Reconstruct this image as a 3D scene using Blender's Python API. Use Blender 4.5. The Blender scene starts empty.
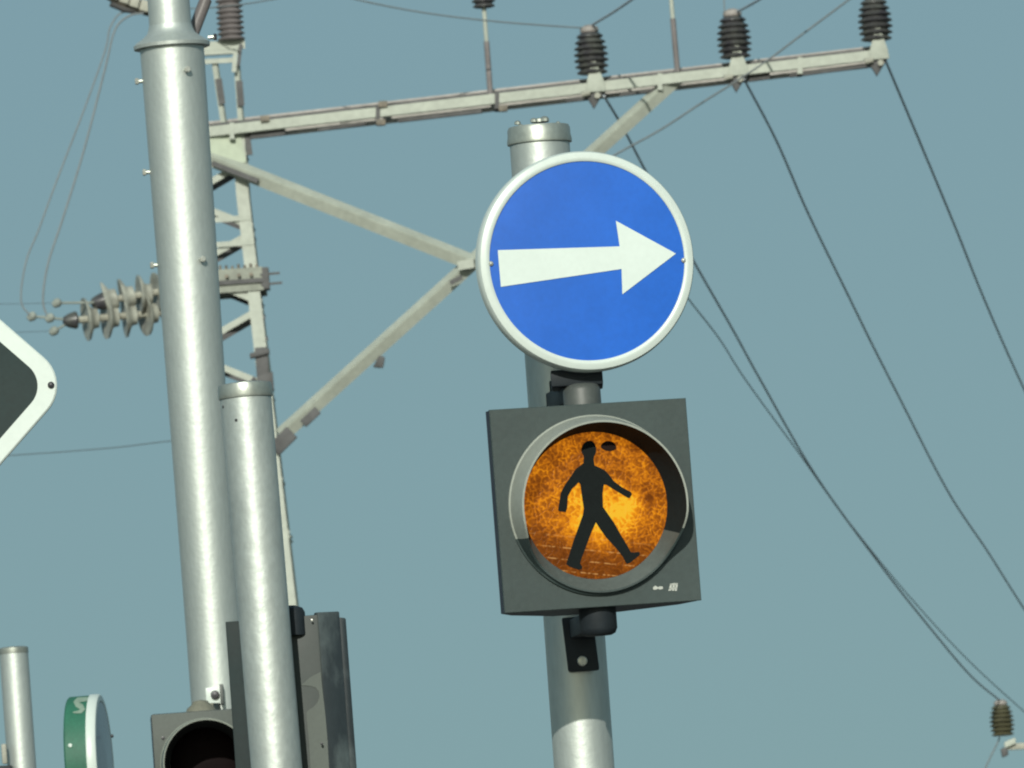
import bpy, bmesh, math, random
from mathutils import Vector, Matrix, noise
random.seed(7)
V = Vector
rad = math.radians
sc = bpy.context.scene
col = sc.collection

# ------------------------------------------------------------------ camera
FPX = 9000.0
PITCH, ROLL = rad(4.2), rad(4.15)
CAM = V((0, 0, 1.6))
FW = V((0, math.cos(PITCH), math.sin(PITCH)))
R0, U0 = V((1, 0, 0)), V((0, -math.sin(PITCH), math.cos(PITCH)))
RT = R0 * math.cos(ROLL) - U0 * math.sin(ROLL)
UP = R0 * math.sin(ROLL) + U0 * math.cos(ROLL)
cam = bpy.data.cameras.new("camera")
cam.sensor_width = 36.0
cam.lens = 36.0 * FPX / 1024.0
cam.clip_start, cam.clip_end = 0.5, 6000
co = bpy.data.objects.new("camera", cam)
m3 = Matrix((RT, UP, -FW)).transposed()
co.matrix_world = Matrix.Translation(CAM) @ m3.to_4x4()
col.objects.link(co)
sc.camera = co
cam.dof.use_dof = True
cam.dof.focus_distance = 18.6
cam.dof.aperture_fstop = 42.0
sc.render.filter_size = 2.1
try:
    sc.cycles.filter_width = 2.1
except Exception:
    pass


def ray(px, py):
    return FW + RT * ((px - 512) / FPX) - UP * ((py - 384) / FPX)


def at(px, py, y):
    d = ray(px, py)
    return CAM + d * (y / d.y)


def on_plane(px, py, P, N):
    d = ray(px, py)
    return CAM + d * ((P - CAM).dot(N) / d.dot(N))


# ------------------------------------------------------------------ mesh builder
class MB:
    def __init__(s):
        s.v, s.f = [], []

    def add(s, vs, fs):
        b = len(s.v)
        s.v += [V(p) for p in vs]
        s.f += [[b + i for i in f] for f in fs]

    def box(s, c, ax, ay, az):
        c = V(c)
        vs = [c + ax * i + ay * j + az * k for i in (-1, 1) for j in (-1, 1) for k in (-1, 1)]
        s.add(vs, [(0, 1, 3, 2), (4, 6, 7, 5), (0, 4, 5, 1), (2, 3, 7, 6), (0, 2, 6, 4), (1, 5, 7, 3)])
        return s

    def bar(s, p0, p1, w, h, up=V((0, 0, 1))):
        """rectangular bar, w across (perpendicular to up), h along up"""
        p0, p1 = V(p0), V(p1)
        d = (p1 - p0)
        a = d.normalized()
        side = a.cross(up).normalized()
        u = side.cross(a).normalized()
        return s.box((p0 + p1) / 2, d / 2, side * (w / 2), u * (h / 2))

    def angle(s, p0, p1, w, t=0.012, rot=0.0):
        """L-section: two flanges meeting at an edge; rot turns the section about its axis"""
        p0, p1 = V(p0), V(p1)
        a = (p1 - p0).normalized()
        back = V((0, 1, 0))
        back = (back - a * back.dot(a)).normalized()
        u = back.cross(a).normalized()
        if u.z < 0:
            u = -u
        q = Matrix.Rotation(rot, 3, a)
        b2, u2 = q @ back, q @ u
        mid, d = (p0 + p1) / 2, (p1 - p0) / 2
        s.box(mid - u2 * (w / 2), d, b2 * (t / 2), u2 * (w / 2))
        s.box(mid + b2 * (w / 2 + t / 2), d * 0.999, b2 * (w / 2 - t * .0), u2 * (t / 2))
        return s

    def tube(s, pts, r, n=10, caps=True):
        pts = [V(p) for p in pts]
        rs = r if isinstance(r, (list, tuple)) else [r] * len(pts)
        ref = None
        rings = []
        for i, p in enumerate(pts):
            a = (pts[min(i + 1, len(pts) - 1)] - pts[max(i - 1, 0)]).normalized()
            if ref is None:
                ref = a.orthogonal().normalized()
            ref = (ref - a * ref.dot(a)).normalized()
            b = a.cross(ref)
            rings.append([p + (ref * math.cos(2 * math.pi * k / n) + b * math.sin(2 * math.pi * k / n)) * rs[i] for k in range(n)])
        vs = [q for rg in rings for q in rg]
        fs = []
        for i in range(len(pts) - 1):
            for k in range(n):
                k2 = (k + 1) % n
                fs.append((i * n + k, i * n + k2, (i + 1) * n + k2, (i + 1) * n + k))
        if caps:
            fs.append(tuple(range(n))[::-1])
            fs.append(tuple((len(pts) - 1) * n + k for k in range(n)))
        s.add(vs, fs)
        return s

    def lathe(s, prof, o, axis, n=48, closed=False):
        """profile of (radius, height) about axis through o"""
        a = V(axis).normalized()
        x = a.orthogonal().normalized()
        y = a.cross(x)
        o = V(o)
        vs, fs = [], []
        for (r, h) in prof:
            for k in range(n):
                t = 2 * math.pi * k / n
                vs.append(o + a * h + (x * math.cos(t) + y * math.sin(t)) * max(r, 1e-5))
        m = len(prof)
        for i in range(m if closed else m - 1):
            j = (i + 1) % m
            for k in range(n):
                k2 = (k + 1) % n
                fs.append((i * n + k, i * n + k2, j * n + k2, j * n + k))
        if not closed:
            if prof[0][0] > 1e-4:
                fs.append(tuple(range(n))[::-1])
            if prof[-1][0] > 1e-4:
                fs.append(tuple((m - 1) * n + k for k in range(n)))
        s.add(vs, fs)
        return s

    def prism(s, poly, off):
        """flat polygon (3-D points) pushed along off"""
        n = len(poly)
        vs = [V(p) for p in poly] + [V(p) + off for p in poly]
        fs = [tuple(range(n)), tuple(range(n, 2 * n))[::-1]]
        fs += [(i, (i + 1) % n, n + (i + 1) % n, n + i) for i in range(n)]
        s.add(vs, fs)
        return s

    def bridge(s, loops, closed=False):
        n = len(loops[0])
        m = len(loops)
        vs = [p for l in loops for p in l]
        fs = []
        for i in range(m if closed else m - 1):
            j = (i + 1) % m
            for k in range(n):
                k2 = (k + 1) % n
                fs.append((i * n + k, i * n + k2, j * n + k2, j * n + k))
        s.add(vs, fs)
        return s

    def build(s, name, mat, parent=None, bevel=0.0, sharp=35):
        me = bpy.data.meshes.new(name)
        bm = bmesh.new()
        bv = [bm.verts.new(p) for p in s.v]
        for f in s.f:
            try:
                bm.faces.new([bv[i] for i in f])
            except ValueError:
                pass
        bmesh.ops.remove_doubles(bm, verts=bm.verts, dist=1e-6)
        bmesh.ops.recalc_face_normals(bm, faces=bm.faces)
        if bevel > 0:
            es = [e for e in bm.edges if len(e.link_faces) == 2 and e.calc_face_angle(0) > rad(30)]
            bmesh.ops.bevel(bm, geom=es, offset=bevel, segments=2, profile=.6, affect='EDGES', clamp_overlap=True)
        for f in bm.faces:
            f.smooth = True
        bm.to_mesh(me)
        bm.free()
        me.set_sharp_from_angle(angle=rad(sharp))
        me.materials.append(mat)
        o = bpy.data.objects.new(name, me)
        col.objects.link(o)
        if parent is not None:
            o.parent = parent
            if parent.type == 'EMPTY':
                o.matrix_parent_inverse = Matrix.Translation(-parent.location)
        return o


def tag(o, label=None, cat=None, group=None, kind=None):
    if label: o["label"] = label
    if cat: o["category"] = cat
    if group: o["group"] = group
    if kind: o["kind"] = kind
    return o


def thing(name, loc, label, cat, group=None):
    o = bpy.data.objects.new(name, None)
    o.empty_display_size = 0.1
    o.location = loc
    col.objects.link(o)
    return tag(o, label, cat, group)


def smooth_path(pts, per=8):
    """Catmull-Rom through 3-D points"""
    P = [V(p) for p in pts]
    P = [P[0] * 2 - P[1]] + P + [P[-1] * 2 - P[-2]]
    out = []
    for i in range(1, len(P) - 2):
        for k in range(per):
            t = k / per
            a, b, c, d = P[i - 1], P[i], P[i + 1], P[i + 2]
            out.append(0.5 * ((2 * b) + (c - a) * t + (2 * a - 5 * b + 4 * c - d) * t * t + (3 * b - a - 3 * c + d) * t ** 3))
    out.append(P[-2])
    return out


# ------------------------------------------------------------------ materials
def new_mat(name):
    m = bpy.data.materials.new(name)
    m.use_nodes = True
    nt = m.node_tree
    b = nt.nodes["Principled BSDF"]
    return m, nt, b


def paint(name, c, rough=0.5, metal=0.0, var=0.25, scale=8.0, stretch=(1, 1, 1), bump=0.0, bscale=60.0, c2=None, spec=0.5, fine=0.1, fscale=90.0, band=(.35, .68)):
    c = tuple(x * .87 for x in c)
    c2 = tuple(x * .87 for x in c2) if c2 else None
    m, nt, b = new_mat(name)
    N = nt.nodes
    L = nt.links
    tc = N.new("ShaderNodeTexCoord")
    mp = N.new("ShaderNodeMapping")
    mp.inputs["Scale"].default_value = stretch
    L.new(tc.outputs["Object"], mp.inputs["Vector"])
    n1 = N.new("ShaderNodeTexNoise")
    n1.inputs["Scale"].default_value = scale
    n1.inputs["Detail"].default_value = 6
    n1.inputs["Roughness"].default_value = 0.6
    L.new(mp.outputs[0], n1.inputs["Vector"])
    n2 = N.new("ShaderNodeTexNoise")
    n2.inputs["Scale"].default_value = fscale
    n2.inputs["Detail"].default_value = 3
    L.new(mp.outputs[0], n2.inputs["Vector"])
    r1 = N.new("ShaderNodeMapRange")
    r1.inputs["From Min"].default_value = band[0]
    r1.inputs["From Max"].default_value = band[1]
    L.new(n1.outputs["Fac"], r1.inputs["Value"])
    mx = N.new("ShaderNodeMix")
    mx.data_type = 'RGBA'
    lo = c2 if c2 else tuple(x * (1 - var) for x in c)
    mx.inputs[6].default_value = (*lo, 1)
    mx.inputs[7].default_value = (*c, 1)
    L.new(r1.outputs[0], mx.inputs[0])
    hs = N.new("ShaderNodeMapRange")
    hs.inputs["From Min"].default_value = 0.3
    hs.inputs["From Max"].default_value = 0.7
    hs.inputs["To Min"].default_value = 1 - fine
    hs.inputs["To Max"].default_value = 1 + fine
    L.new(n2.outputs["Fac"], hs.inputs["Value"])
    ml = N.new("ShaderNodeVectorMath")
    ml.operation = 'SCALE'
    L.new(mx.outputs[2], ml.inputs[0])
    L.new(hs.outputs[0], ml.inputs["Scale"])
    L.new(ml.outputs[0], b.inputs["Base Color"])
    rr = N.new("ShaderNodeMapRange")
    rr.inputs["To Min"].default_value = max(0.05, rough - 0.08)
    rr.inputs["To Max"].default_value = min(1.0, rough + 0.08)
    L.new(n1.outputs["Fac"], rr.inputs["Value"])
    L.new(rr.outputs[0], b.inputs["Roughness"])
    b.inputs["Metallic"].default_value = metal
    b.inputs["Specular IOR Level"].default_value = spec
    if bump > 0:
        n3 = N.new("ShaderNodeTexNoise")
        n3.inputs["Scale"].default_value = bscale
        n3.inputs["Detail"].default_value = 4
        L.new(tc.outputs["Object"], n3.inputs["Vector"])
        bp = N.new("ShaderNodeBump")
        bp.inputs["Strength"].default_value = bump
        bp.inputs["Distance"].default_value = 0.004
        L.new(n3.outputs["Fac"], bp.inputs["Height"])
        L.new(bp.outputs[0], b.inputs["Normal"])
    return m


M_silver = paint("silver_pole_paint", (.55, .595, .565), .50, .65, .12, 3.0, (1, 1, .25), .18, 55, fine=.05)
M_silver_rough = paint("thick_silver_paint", (.55, .595, .565), .50, .65, .14, 6.0, (1, 1, .5), .35, 30, fine=.06)
M_silver_plain = paint("aluminium_cap", (.45, .48, .43), .42, .7, .22, 14, fine=.08, bump=.15)
M_white_rim = paint("white_sign_edge", (.60, .67, .63), .35, 0, .06, 6, fine=.02)
M_white_arrow = paint("white_reflective_film", (.64, .72, .68), .45, 0, .04, 9, fine=.02)
M_blue = paint("blue_reflective_film", (.003, .115, .57), .45, 0, .14, 6, fine=.04)
M_back = paint("grey_sign_back", (.30, .32, .32), .5, .3, .15)
M_housing = paint("grey_green_signal_paint", (.036, .055, .053), .55, 0, .18, 5, fine=.08, bump=.08, bscale=80)
M_housing_dark = paint("dark_signal_edge", (.018, .022, .038), .55, 0, .2, 8)
M_hood_out = paint("signal_hood_outside", (.30, .32, .28), .5, 0, .12, 9, fine=.06)
M_hood_in = paint("signal_hood_inside", (.012, .020, .022), .7, 0, .15, 9, spec=.1)
M_bracket = paint("dark_bracket_paint", (.016, .022, .027), .6, 0, .2, 15, fine=.1, spec=.25)
M_bracket_grey = paint("grey_bracket_cap", (.075, .085, .080), .5, 0, .2, 15)  # plain lighter grey for the hinge cap and strap
M_bolt = paint("zinc_bolt", (.55, .56, .50), .35, .4, .2, 40)
M_bolt_dark = paint("dark_bolt", (.05, .05, .055), .45, .3, .2, 40)
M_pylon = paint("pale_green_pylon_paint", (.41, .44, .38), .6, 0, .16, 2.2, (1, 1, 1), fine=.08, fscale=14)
M_pylon_dark = paint("pylon_steel_and_shade", (.092, .092, .094), .65, .1, .4, 5, fine=.15, fscale=14)  # dark hardware steel, also the painted shade along the arm
M_plate = paint("pale_gusset_paint", (.42, .48, .37), .6, 0, .2, 2.5, fine=.07, fscale=14)
M_ins = paint("dark_glazed_porcelain", (.085, .090, .078), .35, 0, .45, 6, c2=(.040, .038, .046), fine=.2, fscale=20)
M_ins_brown = paint("brown_glazed_porcelain", (.10, .095, .055), .4, 0, .4, 4)
M_ins_grey = paint("grey_ribbed_porcelain", (.20, .18, .18), .4, 0, .35, 5)
M_ins_cap = paint("dusty_insulator_cap", (.34, .31, .29), .6, 0, .3, 12)
M_glass_disc = paint("pale_glazed_disc", (.44, .45, .39), .35, 0, .4, 7, c2=(.22, .22, .19))
M_wire = paint("weathered_conductor", (.40, .45, .50), .6, .0, .2, 10)
M_wire_thin = paint("thin_grey_wire", (.22, .245, .255), .6, .2, .2, 10)
M_clamp = paint("cream_clamp", (.36, .36, .30), .6, 0, .25, 6)
M_tan = paint("dusty_tan_hardware", (.26, .22, .17), .7, 0, .45, 9, c2=(.09, .085, .07), fine=.2, fscale=20)
M_slate = paint("dark_slate_sign_face", (.012, .028, .028), .6, 0, .15, 6, spec=.25)
M_green = paint("green_lamp_drum", (.022, .14, .085), .65, 0, .25, 5)
M_drumface = paint("dull_violet_glass", (.17, .18, .22), .25, 0, .45, 7, c2=(.07, .08, .13))
M_backpanel_lit = paint("lit_signal_back", (.072, .090, .078), .55, 0, .45, 4.5, (1, 1, 1), c2=(.055, .069, .059), fine=.07)  # tone of the sunlit patch painted on the back panel
M_sidepanel = paint("dark_signal_side_reflections", (.095, .122, .124), .5, 0, .6, 7.0, (1, 1, .45), c2=(.018, .026, .030), fine=.12, band=(.47, .66))  # noise patches paint soft reflections into the dark side


def lens_material(P, X, Y, R):
    m, nt, b = new_mat("amber_lens")
    N, L = nt.nodes, nt.links
    geo = N.new("ShaderNodeTexCoord")
    # lens-plane coordinates u,v in units of the lens radius (built from object coordinates)
    sub = N.new("ShaderNodeVectorMath"); sub.operation = 'SUBTRACT'
    L.new(geo.outputs["Object"], sub.inputs[0]); sub.inputs[1].default_value = P
    def dot(vec):
        d = N.new("ShaderNodeVectorMath"); d.operation = 'DOT_PRODUCT'
        L.new(sub.outputs[0], d.inputs[0]); d.inputs[1].default_value = vec / R
        return d.outputs["Value"]
    u, v = dot(X), dot(Y)
    cmb = N.new("ShaderNodeCombineXYZ")
    L.new(u, cmb.inputs[0]); L.new(v, cmb.inputs[1])

    def math_(op, a, b_=None, c=None):
        n = N.new("ShaderNodeMath"); n.operation = op
        for i, q in enumerate((a, b_, c)):
            if q is None: continue
            if isinstance(q, (int, float)): n.inputs[i].default_value = q
            else: L.new(q, n.inputs[i])
        return n.outputs[0]

    def dist(cx, cy, sx=1, sy=1):
        a = math_('MULTIPLY', math_('SUBTRACT', u, cx), sx)
        c = math_('MULTIPLY', math_('SUBTRACT', v, cy), sy)
        return math_('SQRT', math_('ADD', math_('MULTIPLY', a, a), math_('MULTIPLY', c, c)))

    def mr(val, a, b_, c, d, smooth=True):
        n = N.new("ShaderNodeMapRange")
        n.interpolation_type = 'SMOOTHSTEP' if smooth else 'LINEAR'
        for i, q in enumerate((a, b_, c, d)):
            n.inputs[i + 1].default_value = q
        L.new(val, n.inputs[0])
        return n.outputs[0]
    # crinkle of the prismatic glass
    vo = N.new("ShaderNodeTexVoronoi"); vo.feature = 'DISTANCE_TO_EDGE'
    vo.inputs["Scale"].default_value = 11.0
    wn = N.new("ShaderNodeTexNoise"); wn.inputs["Scale"].default_value = 6; wn.inputs["Detail"].default_value = 5
    L.new(cmb.outputs[0], wn.inputs["Vector"])
    wv = N.new("ShaderNodeVectorMath"); wv.operation = 'MULTIPLY_ADD'
    L.new(wn.outputs["Color"], wv.inputs[0]); wv.inputs[1].default_value = (.24, .24, 0); L.new(cmb.outputs[0], wv.inputs[2])
    L.new(wv.outputs[0], vo.inputs["Vector"])
    crk = mr(vo.outputs["Distance"], 0.0, 0.22, 1.36, .80)
    n2 = N.new("ShaderNodeTexNoise"); n2.inputs["Scale"].default_value = 24; n2.inputs["Detail"].default_value = 3
    L.new(cmb.outputs[0], n2.inputs["Vector"])
    spk = mr(n2.outputs["Fac"], .36, .66, .80, 1.22)
    n4 = N.new("ShaderNodeTexNoise"); n4.inputs["Scale"].default_value = 3.2; n4.inputs["Detail"].default_value = 4
    L.new(cmb.outputs[0], n4.inputs["Vector"])
    cloud = mr(n4.outputs["Fac"], .36, .64, .72, 1.22)
    # glow of the bulb
    g1 = mr(dist(.02, -.20), 0.0, .72, 1.0, 0.0)
    g2 = mr(dist(.40, -.08, 1.0, 1.1), 0.0, .44, .95, 0.0)
    glow = math_('MAXIMUM', g1, g2)
    body = mr(dist(.05, 0), .1, 1.0, .62, .40)
    # lower third: wire-grid lines of the diffuser
    rot = math_('ADD', v, math_('MULTIPLY', u, -(-.16)))
    rows = N.new("ShaderNodeMath"); rows.operation = 'PINGPONG'
    L.new(rot, rows.inputs[0]); rows.inputs[1].default_value = .08
    line = mr(rows.outputs[0], 0.0, .016, 1.0, 0.0)
    low = mr(rot, -.62, -.36, 1.0, 0.0)
    dashn = N.new("ShaderNodeTexNoise"); dashn.inputs["Scale"].default_value = 15
    L.new(cmb.outputs[0], dashn.inputs["Vector"])
    line = math_('MULTIPLY', math_('MULTIPLY', line, low), mr(dashn.outputs["Fac"], .40, .62, 0, .6))
    amp = math_('MULTIPLY', math_('MULTIPLY', crk, spk), cloud)
    glowtex = math_('MULTIPLY', glow, math_('ADD', .62, math_('MULTIPLY', amp, .35)))
    lvl = math_('ADD', math_('MULTIPLY', body, amp), math_('MULTIPLY', glowtex, .75))
    lvl = math_('MULTIPLY', lvl, mr(rot, -.72, -.30, .50, 1.0))
    # dark blemishes
    d1 = mr(dist(.19, .86, 1, 1.3), .055, .12, .0, 1.0)
    d2 = mr(dist(.77, .05), .03, .09, .35, 1.0)
    lvl = math_('MULTIPLY', lvl, d2)
    cr = N.new("ShaderNodeValToRGB")
    e = cr.color_ramp.elements
    e[0].position = 0.0; e[0].color = (.045, .008, .001, 1)
    e[1].position = 1.0; e[1].color = (1.0, .56, .028, 1)
    for p, c in ((.22, (.25, .066, .004, 1)), (.45, (.60, .180, .006, 1)), (.70, (.98, .36, .008, 1))):
        q = e.new(p); q.color = c
    L.new(math_('MULTIPLY', lvl, .77), cr.inputs[0])
    mx = N.new("ShaderNodeMix"); mx.data_type = 'RGBA'
    L.new(line, mx.inputs[0]); L.new(cr.outputs[0], mx.inputs[6]); mx.inputs[7].default_value = (.85, .45, .14, 1)
    b.inputs["Base Color"].default_value = (.020, .006, .001, 1)
    b.inputs["Roughness"].default_value = .35
    b.inputs["Specular IOR Level"].default_value = .06
    L.new(mx.outputs[2], b.inputs["Emission Color"])
    b.inputs["Emission Strength"].default_value = .90
    bp = N.new("ShaderNodeBump"); bp.inputs["Strength"].default_value = .4; bp.inputs["Distance"].default_value = .002
    L.new(crk, bp.inputs["Height"]); L.new(bp.outputs[0], b.inputs["Normal"])
    return m


# ------------------------------------------------------------------ light
SUN_EL, SUN_AZ = rad(25), rad(6)     # azimuth to the left of straight behind the camera
to_sun = V((-math.sin(SUN_AZ) * math.cos(SUN_EL), -math.cos(SUN_AZ) * math.cos(SUN_EL), math.sin(SUN_EL)))
sun = bpy.data.lights.new("sun", 'SUN')
sun.energy = 4.2
sun.angle = rad(0.53)
sun.color = (1.0, .985, .88)
so = bpy.data.objects.new("sun", sun)
so.rotation_euler = to_sun.to_track_quat('Z', 'Y').to_euler()
so.location = (0, 0, 60)
col.objects.link(so)
w = bpy.data.worlds.new("World")
sc.world = w
w.use_nodes = True
nt = w.node_tree
bg = nt.nodes["Background"]
sky = nt.nodes.new("ShaderNodeTexSky")
sky.sky_type = 'NISHITA'
sky.sun_disc = False
sky.sun_elevation = SUN_EL
sky.sun_rotation = math.pi + SUN_AZ
sky.air_density = 1.0
sky.dust_density = 1.5
sky.ozone_density = 1.5
tint = nt.nodes.new("ShaderNodeMix")
tint.data_type = 'RGBA'
tint.blend_type = 'MULTIPLY'
tint.inputs[0].default_value = 1.0
tint.inputs[7].default_value = (1, 1, 1, 1)
SKY_TINT = tint.inputs[7]
tcw = nt.nodes.new("ShaderNodeTexCoord")
lift = nt.nodes.new("ShaderNodeVectorMath")      # even, hazy sky: look up the sky well above the brown horizon band
lift.operation = 'ADD'
lift.inputs[1].default_value = (0, 0, .80)
nrm = nt.nodes.new("ShaderNodeVectorMath")
nrm.operation = 'NORMALIZE'
nt.links.new(tcw.outputs["Generated"], lift.inputs[0])
nt.links.new(lift.outputs[0], nrm.inputs[0])
nt.links.new(nrm.outputs[0], sky.inputs["Vector"])
nt.links.new(sky.outputs[0], tint.inputs[6])
nt.links.new(tint.outputs[2], bg.inputs["Color"])
bg.inputs["Strength"].default_value = 0.09
sepz = nt.nodes.new("ShaderNodeSeparateXYZ")
nt.links.new(tcw.outputs["Generated"], sepz.inputs[0])
hz = nt.nodes.new("ShaderNodeMapRange")
hz.inputs["From Max"].default_value = .16
nt.links.new(sepz.outputs[2], hz.inputs[0])
hzmix = nt.nodes.new("ShaderNodeMix")
hzmix.data_type = 'RGBA'
nt.links.new(hz.outputs[0], hzmix.inputs[0])
hzmix.inputs[6].default_value = (2.78, 2.70, 1.60, 1)      # hazier, greyer near the horizon
hzmix.inputs[7].default_value = (2.84, 2.88, 1.95, 1)
nt.links.new(hzmix.outputs[2], tint.inputs[7])
sc.view_settings.view_transform = 'Standard'
sc.view_settings.look = 'None'
sc.view_settings.exposure = 0

# ------------------------------------------------------------------ setting (below the frame, where everything stands)
def sheet(name, x0, x1, y0, y1, z, mat):
    o = MB()
    o.add([(x0, y0, z), (x1, y0, z), (x1, y1, z), (x0, y1, z)], [(0, 1, 2, 3)])
    return tag(o.build(name, mat), kind="structure")
M_soil = paint("dry_ground", (.085, .085, .060), .9, 0, .35, .08, fine=.2, fscale=2, bump=.3, bscale=4)
M_asphalt = paint("asphalt", (.055, .055, .055), .85, 0, .2, .8, fine=.2, fscale=40, bump=.4, bscale=90)
M_paving = paint("concrete_paving", (.16, .16, .15), .8, 0, .2, 1.2, fine=.12, fscale=20, bump=.2, bscale=40)
M_kerb = paint("kerb_stone", (.36, .35, .33), .75, 0, .2, 3, fine=.1)
M_mark = paint("road_paint", (.62, .62, .58), .7, 0, .2, 6, fine=.1)
sheet("ground", -2500, 2500, -2500, 2500, -.008, M_soil)
sheet("road", -13, 11, -60, 420, -.004, M_asphalt)
for x in (-8.0, 6.0):
    mk = MB()
    for k in range(60):
        y0 = -20 + k * 7
        mk.add([(x - .06, y0, 0), (x + .06, y0, 0), (x + .06, y0 + 3, 0), (x - .06, y0 + 3, 0)], [(0, 1, 2, 3)])
    tag(mk.build("road_marking", M_mark), kind="structure")
isl = MB()
isl.box(V((-1.3, 26, .055)), V((2.6, 0, 0)), V((0, 16, 0)), V((0, 0, .055)))
tag(isl.build("pavement", M_paving), kind="structure")
kb = MB()
for a, b in (((-4.0, 9.9), (-4.0, 42.1)), ((1.4, 9.9), (1.4, 42.1))):
    kb.bar((a[0], a[1], .06), (b[0], b[1], .06), .15, .13)
for y in (9.92, 42.08):
    kb.bar((-3.92, y, .06), (1.32, y, .06), .15, .13)
tag(kb.build("kerb", M_kerb, bevel=.015), kind="structure")
PAVE = .11

# ------------------------------------------------------------------ poles
def pole_axis(top_px, low_px, y, zbot):
    """top of the pole and its foot, from two points of its axis in the vertical plane at depth y"""
    a, b = at(*top_px, y), at(*low_px, y)
    d = (b - a).normalized()
    return a, a + d * ((zbot - a.z) / d.z)


def mpp(y):
    return y / FPX


# --- post that carries the round blue sign and the pedestrian signal
YP = 18.79
a, b = pole_axis((538.4, 126.3), (584.3, 768), YP, PAVE)
post = thing("signal_post", b, "silver post behind the blue arrow sign and the lit walking signal", "post")
up = (a - b).normalized()
r = 30.2 * mpp(YP)
MB().tube([b, b + (a - b) * .5, a - up * .012], r, 64).build("pole", M_silver, post)
h0 = 15 * mpp(YP)
cap = MB().lathe([(r * .9, -h0 * .9), (r * 1.03, -h0), (r * 1.075, -h0 * .98), (r * 1.085, -h0 * .8), (r * 1.05, -h0 * .45), (r * 1.045, h0 * .0), (r * 1.0, h0 * .18), (r * .6, h0 * .22), (0, h0 * .24)], a - up * .006, up, 64).build("cap", M_silver_plain, post)
for i, (t, s) in enumerate(((-2.6, .9), (-1.3, 1.3), (2.4, .7), (.6, .6), (-1.75, 1.0))):
    p = a + V((math.cos(t), math.sin(t), 0)) * r * .80 + up * h0 * .2
    MB().lathe([(.0075 * s, -.002), (.0075 * s, .003 * s), (.005 * s, .006 * s), (0, .0075 * s)], p, up, 10).build("bead", M_silver_plain, cap)
MB().lathe([(.018, -.002), (.018, .004), (.012, .0065), (0, .0075)], a + up * h0 * .2 + V((.004, -.035, 0)), up, 16).build("bead", M_silver_plain, cap)
POST_A, POST_UP, POST_R = a, up, r


def post_pt(py):
    """point of the post axis seen at image height py"""
    px = 538.5 + (py - 128) * (584.3 - 538.5) / 640
    return at(px, py, YP)


# --- mast on the left
YM = 30.0
a, b = pole_axis((171.8, 46), (213.2, 620), YM, PAVE)
mast = thing("street_lamp_mast", b, "tall thick silver mast with a flared collar, at the left", "mast")
up = (a - b).normalized()
k = mpp(YM)
j = a - up * 0  # joint under the collar
sv = lambda s: a + up * (-s * k)      # s px below the joint
MB().tube([b, sv(600), sv(330), sv(150), sv(0)], [27.5 * k, 28 * k, 29.5 * k, 31 * k, 32.2 * k], 64).build("lower_shaft", M_silver, mast)
MB().lathe([(33.2 * k, -1.5 * k), (38.2 * k, -2.0 * k), (38.6 * k, 1.5 * k), (36 * k, 4 * k), (29 * k, 8.5 * k), (24 * k, 13 * k), (22.2 * k, 18 * k), (21.6 * k, 21 * k)], a, up, 64).build("collar", M_silver, mast)
MB().tube([sv(-20), sv(-200), sv(-900)], [21.3 * k, 20 * k, 15 * k], 48).build("upper_shaft", M_silver, mast)
for (px, py, ang) in ((137, 79, None), (187, 74, 24), (146, 170, None), (157, 263, None), (202, 263, 28), (210, 40, 91)):
    if ang is None:
        ang = -86
    t = rad(ang)
    cpy = py
    cx = 171.5 + (py - 40) * (213.2 - 171.5) / 580
    rr = (32.2 - (py - 40) * .0105) * k if py > 45 else 38 * k
    c0 = at(cx, cpy, YM)
    d = V((math.sin(t), -math.cos(t), 0))
    st = MB().tube([c0 + d * (rr - .004), c0 + d * (rr + 5.5 * k)], 2.2 * k, 10).build("stud", M_silver_plain, mast)
    MB().lathe([(3.3 * k, 0), (3.4 * k, 2.6 * k), (2.4 * k, 3.4 * k)], c0 + d * (rr + 4.4 * k), d, 6).build("stud_nut", M_bolt if ang != 91 else M_bolt_dark, st)
# stay rod leaning away behind the collar
p0, p1 = at(193, 33, YM + .12), at(211, -14, YM + .12)
MB().tube([p0, p0.lerp(p1, .72), p0.lerp(p1, .73), p1], [6.3 * k, 6.3 * k, 5.0 * k, 5.0 * k], 20).build("stay_rod", M_ins_grey, mast)
# small clip on the mast above the signal head
c0 = at(214, 696, YM - 29 * k)
cl = MB().box(c0, V((8 * k, 0, 0)), V((0, .004, 0)), V((0, 0, 8.5 * k))).build("clip_plate", M_white_rim, mast, bevel=.002)
MB().lathe([(4.4 * k, -.004), (4.4 * k, .008), (3.4 * k, .014), (0, .016)], c0 + V((1.2 * k, -.006, 1.0 * k)), V((0, -1, 0)), 18).build("clip_bolt", M_bolt_dark, cl)
MB().box(c0 + V((8.2 * k, -.02, 1 * k)), V((1.6 * k, 0, 0)), V((0, .022, 0)), V((0, 0, 10 * k))).build("clip_strap", M_bracket_grey, mast, bevel=.002)

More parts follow.
